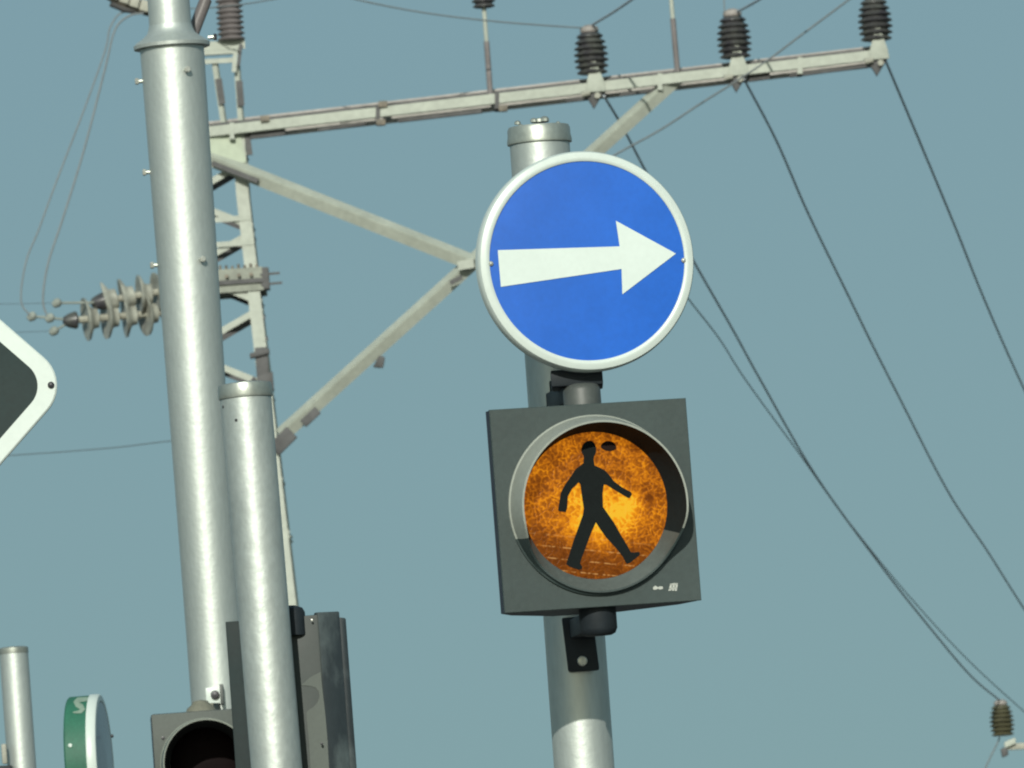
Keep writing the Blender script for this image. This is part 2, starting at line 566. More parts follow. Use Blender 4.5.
# --- traffic signal head on the mast
N = V((math.sin(rad(3)), -math.cos(rad(3)), 0))
X = V((-N.y, N.x, 0)).normalized()
YH = 29.55
kk = mpp(YH)
Wd = 52 * kk
P = at(202.8, 710.5, YH)          # top centre of the front face
Z = V((0, 0, 1))
sig = thing("traffic_signal", P - Z * 1.05, "dark unlit traffic signal head with round hoods on the tall mast's front", "traffic light", None)
hh = .345
cen = [P - Z * (hh * (i + .5)) for i in range(3)]
door = MB()
for c in cen:
    door.box(c - N * .006, X * (Wd - .001), N * .006, Z * (hh / 2 - .002))
door.build("door", M_backpanel_lit if False else paint("dusty_signal_front", (.056, .070, .060), .6, 0, .2, 6), sig, bevel=.003)
MB().box(P - Z * (hh * 1.5) - N * .085, X * (Wd + .0015), N * .072, Z * (hh * 1.5)).build("housing", M_housing_dark, sig, bevel=.01)


def hood_loops(c, N, X, Z, rb, rf, La, Lb, drop, inner, depth, n=72, wall=.004):
    """visor as closed loops: outer base -> outer rim -> inner rim -> inner base; longer at the top"""
    def loop(rr, zfun, dr):
        out = []
        for i in range(n):
            t = 2 * math.pi * i / n
            z = zfun(math.sin(t))
            out.append(c + X * rr * math.cos(t) + Z * (rr * math.sin(t) - dr) + N * z)
        return out
    def L(s):
        f = min(1, max(0, (s + .72) / .62))
        f = f * f * (3 - 2 * f)
        return Lb + (La - Lb) * f
    return [loop(rb, lambda s: -.001, 0), loop(rb, lambda s: .006, 0), loop(rb - .003, lambda s: .008, 0),
            loop((rb + rf) / 2, lambda s: L(s) * .5, drop * .5), loop(rf, lambda s: L(s), drop),
            loop(rf - wall, lambda s: L(s), drop), loop(rf - wall - .004, lambda s: L(s) * .5, drop * .5), loop(inner, lambda s: -depth, 0)]


M_hood_black = paint("black_hood_inside", (.012, .014, .014), .7, 0, .2, 9)
M_dkred = paint("dark_red_lens", (.006, .002, .0025), .6, 0, .5, 12, spec=.08)
for i, c in enumerate(cen):
    lp = hood_loops(c - X * .002 - Z * .002, N, X, Z, .150, .143, .26, .03, .006, .118, -.003)
    hd = MB().bridge(lp[:6]).build("hood", paint("dusty_hood", (.20, .22, .185), .6, 0, .15, 8) if i == 0 else bpy.data.materials["dusty_hood"], sig)
    MB().bridge(lp[5:]).build("hood_lining", M_hood_black, hd)
    MB().lathe([(.119, -.004), (.11, .0), (.06, .006), (0, .008)], c + N * .004, N, 48).build("lens", M_dkred, sig)
MB().lathe([(.006, 0), (.006, .003), (0, .004)], on_plane(163, 738, P, N), N, 10).build("screw", M_bolt_dark, sig)
# dusty mounting hump between head and mast
hp = MB()
c0 = P - N * .075
hp.lathe([(.056, -.02), (.046, .004), (.032, .014), (.024, .026), (.010, .029), (0, .030)], at(201, 709, YH + .1), Z, 20)
hp.bar(at(206, 708, YH + .1), at(214, 708, YM - .05), .05, .03)
hp.build("mounting_bracket", paint("dusty_mount", (.17, .17, .13), .7, 0, .3, 12), sig)

# --- slimmer pole in front of the mast
YS = 19.7
a, b = pole_axis((244.6, 384), (276.7, 768), YS, PAVE)
sp = thing("signal_pole", b, "slimmer silver pole with a flat cap band, standing in front of the thick mast", "pole")
up = (a - b).normalized()
k = mpp(YS)
r = 25.6 * k
MB().tube([b, b + (a - b) * .5, a], r, 64).build("shaft", M_silver_rough, sp)
MB().lathe([(r * .9, -13 * k), (r * 1.0, -14.5 * k), (r * 1.06, -14 * k), (r * 1.075, -12 * k), (r * 1.06, -3 * k), (r * 1.03, 0), (r * .7, 1.4 * k), (0, 1.6 * k)], a, up, 64).build("cap", M_silver_plain, sp)
for (px, py) in ((223.5, 406), (237, 421)):
    cx = 244.6 + (py - 384) * (276.7 - 244.6) / 384
    s_ = (px - cx) * k / r
    d = V((s_, -math.sqrt(1 - s_ * s_), 0))
    c0 = at(cx, py, YS)
    MB().lathe([(1.5 * k, -.003), (1.5 * k, .001), (0, .0012)], c0 + d * r, d, 10).build("drill_hole", M_bolt_dark, sp)
SP_A, SP_UP, SP_R = a, up, r

# --- signal head seen from behind, fixed to the slim pole
YB = 19.80
psi = rad(24)
BX = V((math.cos(psi), math.sin(psi), 0))      # along the back panel, to the right (receding)
BN = V((math.sin(psi), -math.cos(psi), 0)) * 1   # back panel normal, towards us and right
BX = V((math.cos(rad(8)), -math.sin(rad(8)) * -1, 0))
BN = V((math.sin(rad(8)), -math.cos(rad(8)), 0))
k = mpp(YB)
TL = at(226, 622, YB)
TR = at(318, 614.5, YB)
BX = (TR - TL); BX.z = 0
wb = BX.length
BX.normalize()
H = 1.0
hd = thing("traffic_signal", TL - Z * H, "dark traffic signal head seen from its back on the slimmer pole", "traffic light")
BNv = V((BX.y, -BX.x, 0))          # towards the viewer
dirS = V((math.sin(rad(62)), math.cos(rad(62)), 0))     # side panel runs away to the right
hb = MB()
q = [TL, TR]
hb.prism([TL, TL - Z * H, TL - Z * H + (TR - TL) * V((1, 1, 0)) if False else TR - Z * H, TR], -BNv * .012)
bpan = hb.build("back_panel", paint("dull_signal_back", (.024, .036, .032), .55, 0, .25, 9, fine=.07), hd, bevel=.004)
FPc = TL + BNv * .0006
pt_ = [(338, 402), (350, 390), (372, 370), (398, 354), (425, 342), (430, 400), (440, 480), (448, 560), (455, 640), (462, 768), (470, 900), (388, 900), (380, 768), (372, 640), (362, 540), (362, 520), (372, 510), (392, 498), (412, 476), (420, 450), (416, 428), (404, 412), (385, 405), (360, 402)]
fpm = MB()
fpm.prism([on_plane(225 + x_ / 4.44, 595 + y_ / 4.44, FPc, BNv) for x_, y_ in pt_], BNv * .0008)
fpm.build("lit_patch", M_backpanel_lit, bpan)  # lighter shape paints light with a curved shadow edge onto the panel
# left dark flange
lf = MB()
lf.prism([TL + BNv * .003 - BX * .001, TL + BNv * .003 - BX * .001 - Z * H, TL + BX * .050 + BNv * .003 - Z * H, TL + BX * .050 + BNv * .003], BNv * .006)
lf.build("side_flange", paint("dark_green_flange", (.013, .026, .027), .6, 0, .25, 7, spec=.2), hd, bevel=.002)
# right side panel
s0 = TR + Z * .005
w1 = 21.5 * k / math.sin(rad(62))
sd = MB()
sd.prism([s0, s0 - Z * (H + .005), s0 + dirS * w1 - Z * (H + .005), s0 + dirS * w1], V((-.01, .01, 0)))
sd.build("side_panel", M_sidepanel, hd, bevel=.003)
# hood edges beyond the side panel
w2 = 5.0 * k / math.sin(rad(62))
for i in range(2):
    ho = MB()
    z1 = -.008 - i * .50
    pA = TR + dirS * (w1 + .003) - BNv * 0 + Z * z1
    ho.prism([pA, pA - Z * .485, pA + dirS * w2 * 1.1 - Z * .478, pA + dirS * w2 - Z * .002], V((-.02, .0, 0)))
    ho.build("hood", M_sidepanel, hd, bevel=.003)
# body closing the volume behind
bd = MB()
bd.prism([TL - BNv * .014 + BX * .005 - Z * .004, TR - BNv * .014 - BX * .003 - Z * .004, TR + dirS * w1 * .95 + V((-.014, .008, 0)) - Z * .004, TL - BNv * .014 + BX * .03 + V((0, .14, 0)) - Z * .004], -Z * (H - .004))
bd.build("housing", M_housing_dark, hd)
cb = MB()
c0 = at(291.5, 622, YB + .01)
cb.lathe([(.031, -.03), (.031, .020), (.026, .030), (.012, .036), (0, .037)], c0, Z, 24)
cb.bar(c0 + V((0, 0, .01)), V((at(264, 622, YS).x, YS + .03, c0.z + .01)), .035, .04)
cb.build("mounting_cap", M_bracket, hd)
MB().lathe([(.0026, 0), (.0026, .002), (0, .0026)], at(312, 620.5, YB) + BNv * .012, BNv, 8).build("screw", M_bolt, hd)
MB().lathe([(.003, 0), (.003, .003), (0, .004)], at(322, 744, YB) + BNv * .012, BNv, 8).build("rivet", M_bolt_dark, hd)

# --- far-left pole
YF = 35.0
a, b = pole_axis((13.4, 648), (22.0, 768), YF, PAVE)
fp = thing("pole", b, "short thin silver pole at the lower left edge with a clamp", "pole")
up = (a - b).normalized()
k = mpp(YF)
r = 14.4 * k
MB().tube([b, a], r, 48).build("shaft", M_silver, fp)
MB().lathe([(r * .9, -5 * k), (r * 1.025, -5.6 * k), (r * 1.03, -5.2 * k), (r * 1.025, 0), (r * .8, 1.2 * k), (0, 1.4 * k)], a, up, 48).build("cap", M_silver_plain, fp)
cl = MB().box(at(5, 773, YF - .09), V((7.5 * k, 0, 0)), V((0, .05, 0)), V((0, 0, 7 * k))).build("clamp", M_bracket, fp, bevel=.004)
MB().box(at(4.5, 754, YF - .08), V((2.6 * k, 0, 0)), V((0, .02, 0)), V((0, 0, 10 * k))).build("clamp_lug", M_clamp, cl, bevel=.006)

# ------------------------------------------------------------------ round blue sign
YAW = rad(13)
SN = V((math.sin(YAW), -math.cos(YAW), 0))
SX = V((math.cos(YAW), math.sin(YAW), 0))
YD = 18.3
SP = at(587, 260.8, YD)
k = mpp(YD)
R = 110.0 * k
sign = thing("road_sign", SP - Z * R, "round blue sign with a white arrow pointing right, high on the post", "road sign")
RB = 100.0 * k
MB().lathe([(RB + .004, -.004), (RB + .004, 0.0), (RB, .0004), (0, .0006)], SP, SN, 128).build("panel", M_blue, sign)
MB().lathe([(RB, -.003), (RB + .0012, .0025), (RB + .005, .0048), (RB + .010, .0045), (R - .001, .001), (R + .002, -.006), (R + .003, -.014), (R + .003, -.030), (R - .006, -.030), (R - .008, -.010), (RB + .005, -.006)], SP, SN, 128, closed=True).build("rim", M_white_rim, sign)
MB().lathe([(R - .008, -.012), (R - .009, -.016), (0, -.016)], SP, SN, 64).build("back", M_back, sign)
arrow_px = [(497.7, 250.2), (619.6, 246.4), (615.8, 220.8), (675.8, 253.6), (622.3, 294.3), (621.5, 269), (500.8, 286.8)]
AP = SP + SN * .0012
MB().prism([on_plane(x, y, AP, SN) for x, y in arrow_px], SN * .0008).build("arrow", M_white_arrow, sign)
for (x, y) in ((683.3, 260.3), (490.8, 263.6)):
    p = on_plane(x, y, AP, SN)
    MB().lathe([(.0048, -.001), (.0048, .002), (.003, .004), (0, .0048)], p + SN * .001, SN, 12).build("bolt", M_bolt, sign)
br = MB()
pc = post_pt(262)
for dz in (-.08, .08):
    q0 = SP - SN * .018 + Z * dz - SX * .03
    q1 = V((pc.x + .0, YP, q0.z))
    br.bar(q0, q1 - (q1 - q0).normalized() * (POST_R - .004), .03, .035)
    br.lathe([(POST_R + .001, -.018), (POST_R + .005, -.018), (POST_R + .005, .018), (POST_R + .001, .018)], V((pc.x - (dz / 1) * .0, YP, q0.z)), POST_UP, 48, closed=True)
br.build("bracket", M_bracket, sign)

# ------------------------------------------------------------------ pedestrian signal
PC = at(595.6, 505.2, YD)
ro = rad(.25)
PN = SN
PX = (SX * math.cos(ro) + Z * math.sin(ro))
PZ = (Z * math.cos(ro) - SX * math.sin(ro))
hw = .2062
hv = .2075
ped = thing("pedestrian_signal", PC - PZ * hv, "square grey-green pedestrian signal with a black walking figure on a lit amber lens", "traffic light")


def sq(c, hx, hz, z, shift=V((0, 0, 0))):
    return [c + PX * sx * hx + PZ * sz * hz + PN * z + shift for sx, sz in ((-1, -1), (1, -1), (1, 1), (-1, 1))]


def ring(c, rr, z, n=72):
    return [c + PX * rr * math.cos(2 * math.pi * (i + .5) / n - 3 * math.pi / 4) + PZ * rr * math.sin(2 * math.pi * (i + .5) / n - 3 * math.pi / 4) + PN * z for i in range(n)]


def sqring(c, hx, hz, z, n=72):
    out = []
    for i in range(n):
        t = 2 * math.pi * (i + .5) / n - 3 * math.pi / 4
        cx, sx = math.cos(t), math.sin(t)
        m = max(abs(cx), abs(sx))
        out.append(c + PX * hx * cx / m + PZ * hz * sx / m + PN * z)
    # put the nearest samples exactly on the corners
    for sxx in (-1, 1):
        for szz in (-1, 1):
            p = c + PX * sxx * hx + PZ * szz * hz + PN * z
            j = min(range(n), key=lambda q_: (out[q_] - p).length)
            out[j] = p
    return out


# door: a square plate with a round opening
dr = MB()
dr.bridge([sqring(PC, hw, hv, -.006), sqring(PC, hw, hv, -.001), sqring(PC, hw - .0012, hv - .0012, 0), ring(PC, .182, 0), ring(PC, .182, -.006)], closed=True)
dr.build("door", M_housing, ped, sharp=25)
# tapered body behind the door
bd = MB()
bd.bridge([sqring(PC, hw - .001, hv - .001, -.007), sqring(PC, hw - .001, hv - .001, -.040), sqring(PC, hw - .03, hv + .002, -.075), sqring(PC, .07, hv + .005, -.16)])
bd.add(sq(PC, .07, hv + .005, -.16), [(0, 1, 2, 3)])
bd.build("housing", M_housing_dark, ped)
# hood
HL = hood_loops(PC + PX * .002, PN, PX, PZ, .1845, .1735, .078, .016, .006, .150, .012, 96)
nH = len(HL[0])
hout, hlow = MB(), MB()
for i in range(nH):
    i2 = (i + 1) % nH
    dst = hlow if math.sin(2 * math.pi * (i + .5) / nH) < -.30 else hout
    for q_ in range(5):
        dst.add([HL[q_][i], HL[q_][i2], HL[q_ + 1][i2], HL[q_ + 1][i]], [(0, 1, 2, 3)])
hood = hout.build("hood", M_hood_out, ped)
hlow.build("hood_base", M_housing, hood)
lin, sill = MB(), MB()
nH = len(HL[0])
for i in range(nH):
    i2 = (i + 1) % nH
    dst = sill if math.sin(2 * math.pi * (i + .5) / nH) < -.36 else lin
    for a_, b_ in ((HL[5], HL[6]), (HL[6], HL[7])):
        dst.add([a_[i], a_[i2], b_[i2], b_[i]], [(0, 1, 2, 3)])
lin.build("hood_lining", M_hood_in, hood)
sill.build("hood_sill", paint("sunlit_hood_sill", (.085, .105, .10), .6, 0, .15, 12), hood)  # lower lining coloured lighter to paint the sunlit hood floor
# lens
LC = PC + PX * .0015 + PZ * .002 - PN * .010
LR = 73.2 * k
lens = MB().lathe([(LR + .004, -.006), (LR + .003, -.0005), (LR - .004, .0), (0, .0)], LC, PN, 96).build("lens", lens_material(LC, PX, PZ, LR), ped)


def zp(zx, zy):          # enlarged-photo coordinates to a point on the lens
    return on_plane(505 + zx / 4.04, 410 + zy / 4.04, LC + PN * .0012, PN)


fig = [(314, 168), (318, 192), (317, 214), (300, 228), (284, 240), (270, 262), (240, 305), (225, 335), (214, 405), (220, 410), (246, 413), (251, 395), (254, 350), (270, 320), (297, 293), (304, 300), (310, 345), (318, 398), (314, 425), (296, 475), (276, 530), (262, 575), (252, 606), (247, 624), (262, 634), (298, 646), (310, 642), (312, 634), (303, 620), (308, 603), (330, 545), (350, 492), (367, 454), (380, 475), (408, 515), (450, 560), (475, 592), (484, 610), (492, 622), (505, 618), (543, 587), (545, 577), (537, 573), (520, 576), (508, 574), (495, 550), (470, 508), (440, 455), (412, 415), (396, 392), (394, 340), (399, 302), (410, 303), (440, 322), (470, 340), (497, 356), (504, 356), (513, 340), (508, 331), (472, 312), (440, 288), (424, 266), (406, 246), (385, 234), (362, 224), (358, 200), (363, 168)]
fg = MB()
fg.prism([zp(*p) for p in fig], PN * .001)
fg.prism([zp(338 + 30 * math.cos(t), 160 + 36 * math.sin(t) + 6 * math.sin(2 * t) * .4) for t in [2 * math.pi * i / 28 for i in range(28)]], PN * .0012)
M_figure = paint("black_mask_film", (.006, .009, .009), .7, 0, .15, 30, spec=.12)
fg.build("walking_figure", M_figure, lens)
bl = MB()
bl.prism([zp(419 + 31 * math.cos(t) * (1 + .08 * math.sin(3 * t)) - 5 * math.sin(t), 146 + 20 * math.sin(t) + 5 * math.cos(t)) for t in [2 * math.pi * i / 24 for i in range(24)]], PN * .0006)
bl.build("dark_spot", paint("dark_lens_film", (.014, .006, .004), .7, spec=.12), lens)  # dark oval film laid over the lens
# small white marks on the door
def dp(zx, zy):
    return on_plane(600 + zx / 5.48, 480 + zy / 5.48, PC + PN * .0006, PN)
mkm = MB()
for poly in ([(290, 588), (304, 579), (318, 588), (326, 583), (343, 583), (345, 597), (326, 600), (318, 596), (304, 602), (291, 600)],
             [(384, 570), (396, 566), (390, 606), (374, 608)], [(400, 566), (411, 565), (406, 606), (394, 607)], [(415, 566), (427, 568), (420, 608), (410, 607)],
             [(384, 568), (426, 565), (425, 574), (383, 577)], [(378, 590), (421, 588), (420, 597), (377, 599)]):
    mkm.prism([dp(*p) for p in poly], PN * .0005)
mkm.build("maker_mark", paint("worn_white_print", (.55, .57, .52), .6, 0, .3, 200), ped)
# brackets top and bottom
pu = MB()
tc = at(582.5, 402, YD + .055)
pu.lathe([(.0385, -.03), (.0385, .024), (.034, .034), (.026, .0375), (0, .038)], tc, PZ, 40)
ub = pu.build("upper_hinge", M_bracket_grey, ped, sharp=50)
pb = MB()
q1 = post_pt(391)
pb.bar(tc + Z * .020 - V((.0, 0, 0)), V((q1.x + .012, YP - POST_R + .006, tc.z + .030)), .075, .040)
pb.box(V((q1.x + .018, YP - POST_R - .004, tc.z + .02)), V((.034, 0, 0)), V((0, .012, 0)), V((0, 0, .055)))
pb.box(tc + V((-.008, .05, .050)), V((.053, .012, 0)), V((0, .07, 0)), V((0, 0, .017)))
pb.build("arm", M_bracket, ub, bevel=.004)
pl = MB()
lc = at(598, 621, YD + .055)
pl.lathe([(.0385, .035), (.0385, -.016), (.034, -.026), (.026, -.030), (0, -.031)], lc, PZ, 40)
lb = pl.build("lower_hinge", M_bracket, ped, sharp=50)
pa = MB()
q2 = post_pt(648)
pt = at(580.5, 644, YP - POST_R - .010)
pa.box(pt, V((.0325, 0, 0)), V((0, .012, 0)), V((0, 0, .057)) + V((-.003, 0, 0)))
pa.bar(lc + Z * .0, V((pt.x + .006, pt.y, lc.z + .004)), .055, .040)
ap = pa.build("arm", M_bracket, lb, bevel=.005)
MB().lathe([(.0108, 0), (.0108, .004), (.0085, .007), (0, .008)], at(582.4, 661, YP - POST_R - .023), V((0, -1, 0)), 20).build("bolt", M_bolt, ap)

# ------------------------------------------------------------------ diamond sign at the left edge
YQ = 18.0
k = mpp(YQ)
QN = V((math.sin(rad(2)), -math.cos(rad(2)), 0))
QX = V((-QN.y, QN.x, 0))
QC = at(-104, 394.2, YQ)
HD = 177 * k


def rdiamond(half, rr, z, n=10):
    out = []
    c = half - rr * math.sqrt(2)
    for kq in range(4):
        base = kq * math.pi / 2
        cc = (c * math.cos(base), c * math.sin(base))
        for i in range(n + 1):
            t = base - math.pi / 4 + (math.pi / 2) * i / n
            out.append(QC + QX * (cc[0] + rr * math.cos(t)) + Z * (cc[1] + rr * math.sin(t)) + QN * z)
    return out


dm = thing("road_sign", QC - Z * HD, "white edged dark diamond sign with only its right corner in view, at the left edge", "road sign")
MB().prism(rdiamond(HD - 24 * k, 26 * k, .0006), -QN * .003).build("panel", M_slate, dm)
MB().bridge([rdiamond(HD - 24.5 * k, 25.7 * k, -.002), rdiamond(HD - 24 * k, 26 * k, .0015), rdiamond(HD - 2 * k, 36 * k, .0015), rdiamond(HD, 37 * k, -.001), rdiamond(HD, 37 * k, -.022), rdiamond(HD - 3 * k, 36 * k, -.022), rdiamond(HD - 3 * k, 36 * k, -.003)], closed=True).build("rim", M_white_rim, dm, sharp=30)
MB().prism(rdiamond(HD - 4 * k, 35 * k, -.004), -QN * .002).build("back", M_back, dm)
MB().lathe([(3.4 * k, -.001), (3.4 * k, .003), (2 * k, .005), (0, .0055)], on_plane(51, 385, QC + QN * .002, QN), QN, 12).build("bolt", M_bolt_dark, dm)
dpole = thing("sign_post", V((QC.x, YQ + .06, PAVE)), "grey post holding the dark diamond sign, past the left edge", "post")
MB().tube([(QC.x, YQ + .06, PAVE), (QC.x, YQ + .06, QC.z + HD * .8)], .03, 24).build("tube", M_silver, dpole)
MB().lathe([(.031, -.005), (.033, -.005), (.033, .004), (.02, .008), (0, .009)], V((QC.x, YQ + .06, QC.z + HD * .8)), Z, 24).build("cap", M_silver_plain, dpole)

# ------------------------------------------------------------------ green drum seen edge-on
YG = 32.0
k = mpp(YG)
GN = V((math.sin(rad(85.3)), -math.cos(rad(85.3)), 0))
GC = at(105.2, 762, YG)
GR = 67.5 * k
dg = thing("illuminated_sign", GC - Z * GR, "round green drum sign with white front ring, seen nearly edge-on at the lower left", "sign")
GD = 22.5 * k / math.sin(rad(85.3))
RW = 9.5 * k
MB().lathe([(GR * .7, -GD - RW), (GR - .006, -GD - RW), (GR, -GD - RW + .006), (GR, -RW), (GR * .7, -RW)], GC, GN, 96).build("drum", M_green, dg, sharp=25)
MB().lathe([(GR - .004, -RW), (GR + .003, -RW), (GR + .004, -RW + .004), (GR + .003, -.006), (GR - .002, 0), (GR - .022, .001), (GR - .024, -.004)], GC, GN, 96, closed=True).build("front_ring", M_white_rim, dg, sharp=40)
MB().lathe([(GR - .022, -.008), (GR - .026, .0), (GR * .5, .004), (0, .006)], GC, GN, 96).build("front_glass", M_drumface, dg)
MB().lathe([(.006, 0), (.006, .008), (0, .01)], at(112.6, 736, YG - .02) - GN * .006, GN, 8).build("screw", M_bolt_dark, dg)


def on_drum(px, py, extra=.0015):
    d = ray(px, py)
    o = CAM - GC
    dp_ = d - GN * d.dot(GN)
    op = o - GN * o.dot(GN)
    A, B, C = dp_.dot(dp_), 2 * dp_.dot(op), op.dot(op) - (GR + extra) ** 2
    disc = max(B * B - 4 * A * C, 0)
    return CAM + d * ((-B - math.sqrt(disc)) / (2 * A))


em = MB()
cl_ = [(90, 698.5, 1.8), (84, 699.3, 2.2), (78, 700, 2.6), (75.5, 702, 2.2), (77.5, 704.6, 2.6), (81, 706.6, 2.9), (82.6, 709.3, 2.6), (80.5, 711.5, 1.9), (76.5, 712.2, 1.2), (73, 712.3, .6)]
L_, R_ = [], []
for i, (x, y, hw_) in enumerate(cl_):
    x0, y0, _ = cl_[max(i - 1, 0)]
    x1, y1, _ = cl_[min(i + 1, len(cl_) - 1)]
    l = math.hypot(x1 - x0, y1 - y0)
    nx, ny = -(y1 - y0) / l, (x1 - x0) / l
    L_.append(on_drum(x + nx * hw_, y + ny * hw_))
    R_.append(on_drum(x - nx * hw_, y - ny * hw_))
em.add(L_ + R_, [(i, i + 1, len(cl_) + i + 1, len(cl_) + i) for i in range(len(cl_) - 1)])
em.build("emblem", paint("cream_print", (.24, .33, .26), .6, 0, .2, 30), dg)
pr = on_drum(70.2, 745.5, 0)
MB().lathe([(.007, -.002), (.007, .003), (0, .005)], pr, (pr - GC - GN * (pr - GC).dot(GN)).normalized(), 10).build("rivet", M_white_rim, dg)  # white head stands in for a sun glint on the drum
gp = thing("sign_post", V((GC.x - .03, YG, PAVE)), "silver post under the round green drum sign, below the picture", "post")
MB().tube([(GC.x - .03, YG, PAVE), (GC.x - .03, YG, GC.z - GR + .012)], .045, 24).build("tube", M_silver, gp)
MB().lathe([(.11, 0), (.11, .012), (.05, .016), (.05, .03)], V((GC.x - .03, YG, PAVE)), Z, 24).build("base_plate", M_silver_plain, gp)

# ------------------------------------------------------------------ lattice power pylon
YT = 100.0
k = mpp(YT)
T0 = at(219, 200, YT)                      # tower axis


def tower_half(z):                          # half width at height z
    z200 = T0.z
    return .345 + (z200 - z) * .046 if z < z200 else .345


py_root = thing("power_pylon", V((T0.x, YT, -.008)), "pale green lattice power pylon with one long cross arm and diagonal struts", "pylon")
ztop = at(219, 128, YT).z
zs = [ztop]
while zs[-1] > .3:
    zs.append(zs[-1] - max(.36, tower_half(zs[-1]) * 1.15))
zs[-1] = 0.0


def corner(sx, sy, z):
    h = tower_half(z)
    return V((T0.x + sx * h, YT + sy * h, z))


for sx in (-1, 1):
    for sy in (-1, 1):
        lg = MB()
        w_ = .14
        for i in range(len(zs) - 1):
            p0, p1 = corner(sx, sy, zs[i]), corner(sx, sy, zs[i + 1])
            d = (p1 - p0) / 2
            mid = (p0 + p1) / 2
            lg.box(mid - V((sx * w_ / 2, 0, 0)), d, V((w_ / 2, 0, 0)), V((0, .008, 0)))
            lg.box(mid - V((sx * .008, sy * (w_ / 2 + .008), 0)), d, V((.008, 0, 0)), V((0, w_ / 2 - .002, 0)))
        lg.build("leg", M_pylon, py_root)
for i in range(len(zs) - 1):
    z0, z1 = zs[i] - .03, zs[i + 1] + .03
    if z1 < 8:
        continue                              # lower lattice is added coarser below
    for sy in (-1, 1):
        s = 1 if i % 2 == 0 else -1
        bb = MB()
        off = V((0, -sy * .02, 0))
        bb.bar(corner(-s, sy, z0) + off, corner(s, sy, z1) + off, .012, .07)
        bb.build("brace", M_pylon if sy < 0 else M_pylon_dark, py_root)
    for sx in (-1, 1):
        s = 1 if i % 2 == 0 else -1
        MB().bar(corner(sx, -s, z0) - V((sx * .02, 0, 0)), corner(sx, s, z1) - V((sx * .02, 0, 0)), .07, .012, V((1, 0, 0))).build("brace", M_pylon, py_root)
lowz = [z for z in zs if z < 8.6][::2]
for i in range(len(lowz) - 1):
    for sy in (-1, 1):
        s = 1 if i % 2 == 0 else -1
        MB().bar(corner(-s, sy, lowz[i]) - V((0, sy * .02, 0)), corner(s, sy, lowz[i + 1]) - V((0, sy * .02, 0)), .012, .07).build("brace", M_pylon, py_root)
# horizontal ties the photo shows between the braces
for pyx in (247, 222):
    z = at(230, pyx, YT).z
    MB().bar(corner(-1, -1, z) - V((0, .012, 0)), corner(1, -1, z) - V((0, .012, 0)), .012, .06).build("tie", M_pylon, py_root)
# gusset plate under the arm
zA, zB = at(226, 133, YT).z, at(226, 167, YT).z
hA = tower_half(zA) - .005
MB().prism([V((T0.x - hA, YT - hA - .02, zA)), V((T0.x + hA - .05, YT - hA - .02, zA)), V((T0.x + hA + .005, YT - hA - .035, zB)), V((T0.x - hA, YT - hA - .035, zB))], V((0, .012, 0))).build("gusset_plate", M_plate, py_root)
MB().bar(V((T0.x + hA + .03, YT - hA, zA)), V((T0.x + hA + .05, YT - hA, zB + .08)), .06, .05, V((0, 1, 0))).build("edge_angle", M_pylon_dark, py_root)
# platform collar around the tower
zc = at(243, 283, YT).z
hx = .41
pf = MB()
for sy in (-1, 1):
    pf.bar(V((T0.x + .03 - hx, YT + sy * hx, zc)), V((T0.x + .03 + hx, YT + sy * hx, zc)), .03, .26)
for sx in (-1, 1):
    pf.bar(V((T0.x + .03 + sx * hx, YT - hx + .018, zc)), V((T0.x + .03 + sx * hx, YT + hx - .018, zc)), .03, .255)
pf.box(V((T0.x + .03, YT, zc - .10)), V((hx - .02, 0, 0)), V((0, hx - .02, 0)), V((0, 0, .012)))
plat = pf.build("platform", paint("dull_platform_paint", (.29, .31, .26), .65, 0, .35, 5, fine=.15, fscale=14), py_root)
pf2 = MB()
pf2.bar(V((T0.x + .0 - hx, YT - hx - .03, zc - .02)), V((T0.x + .06 + hx, YT - hx - .03, zc - .02)), .03, .05)
pf2.box(V((T0.x + .06 + hx, YT - hx + .1, zc + .0)), V((.035, 0, 0)), V((0, .14, 0)), V((0, 0, .12)))
pf2.bar(V((T0.x + hx, YT - hx - .02, zc + .04)), V((T0.x + hx + .22, YT - hx - .02, zc + .045)), .02, .025)
pf2.bar(V((T0.x + hx, YT - hx - .02, zc - .07)), V((T0.x + hx + .24, YT - hx - .02, zc - .065)), .02, .025)
pf2.build("platform_hardware", M_pylon_dark, plat)
for i in range(11):
    pf3 = MB()
    x = T0.x - .3 + i * .068
    pf3.tube([(x, YT - hx, zc + .12), (x, YT - hx, zc + .175 + random.uniform(-.015, .02))], .016, 6)
    if i % 2:
        MB().tube([(x, YT - hx - .012, zc + .05), (x, YT - hx - .07, zc + .05)], .022, 6).build("platform_bolt", M_tan, plat)
    pf3.build("platform_bolt", M_tan, plat)
# dark hardware on the leg behind the slim pole
hw3 = MB()
zc2 = at(262, 372, YT).z
lx = at(264, 372, YT).x
hw3.box(V((lx, YT - .42, zc2)), V((.07, 0, 0)), V((0, .05, 0)), V((0, 0, .24)))
hw3.box(V((lx - .02, YT - .45, zc2 + .17)), V((.11, 0, .02)), V((0, .06, 0)), V((0, 0, .03)))
hw3.box(V((lx - .15, YT - .45, zc2 - .16)), V((.06, 0, .07)), V((0, .02, 0)), V((.012, 0, -.02)))
hw3.box(V((lx + .02, YT - .48, zc2 - .16)), V((.09, 0, .02)), V((0, .02, 0)), V((0, 0, .10)))
hw3.build("leg_clamp", M_pylon_dark, py_root, bevel=.01)
for (x, y) in ((259, 318), (262, 339)):
    MB().bar(at(x - 8, y + 4, YT - .40), at(x + 6, y - 1, YT - .40), .03, .045).build("splice_plate", M_pylon_dark, py_root)

# cross arm: plane turned a little towards us on the right
AY = lambda px: YT - .42 - .16 * (px - 219) * k


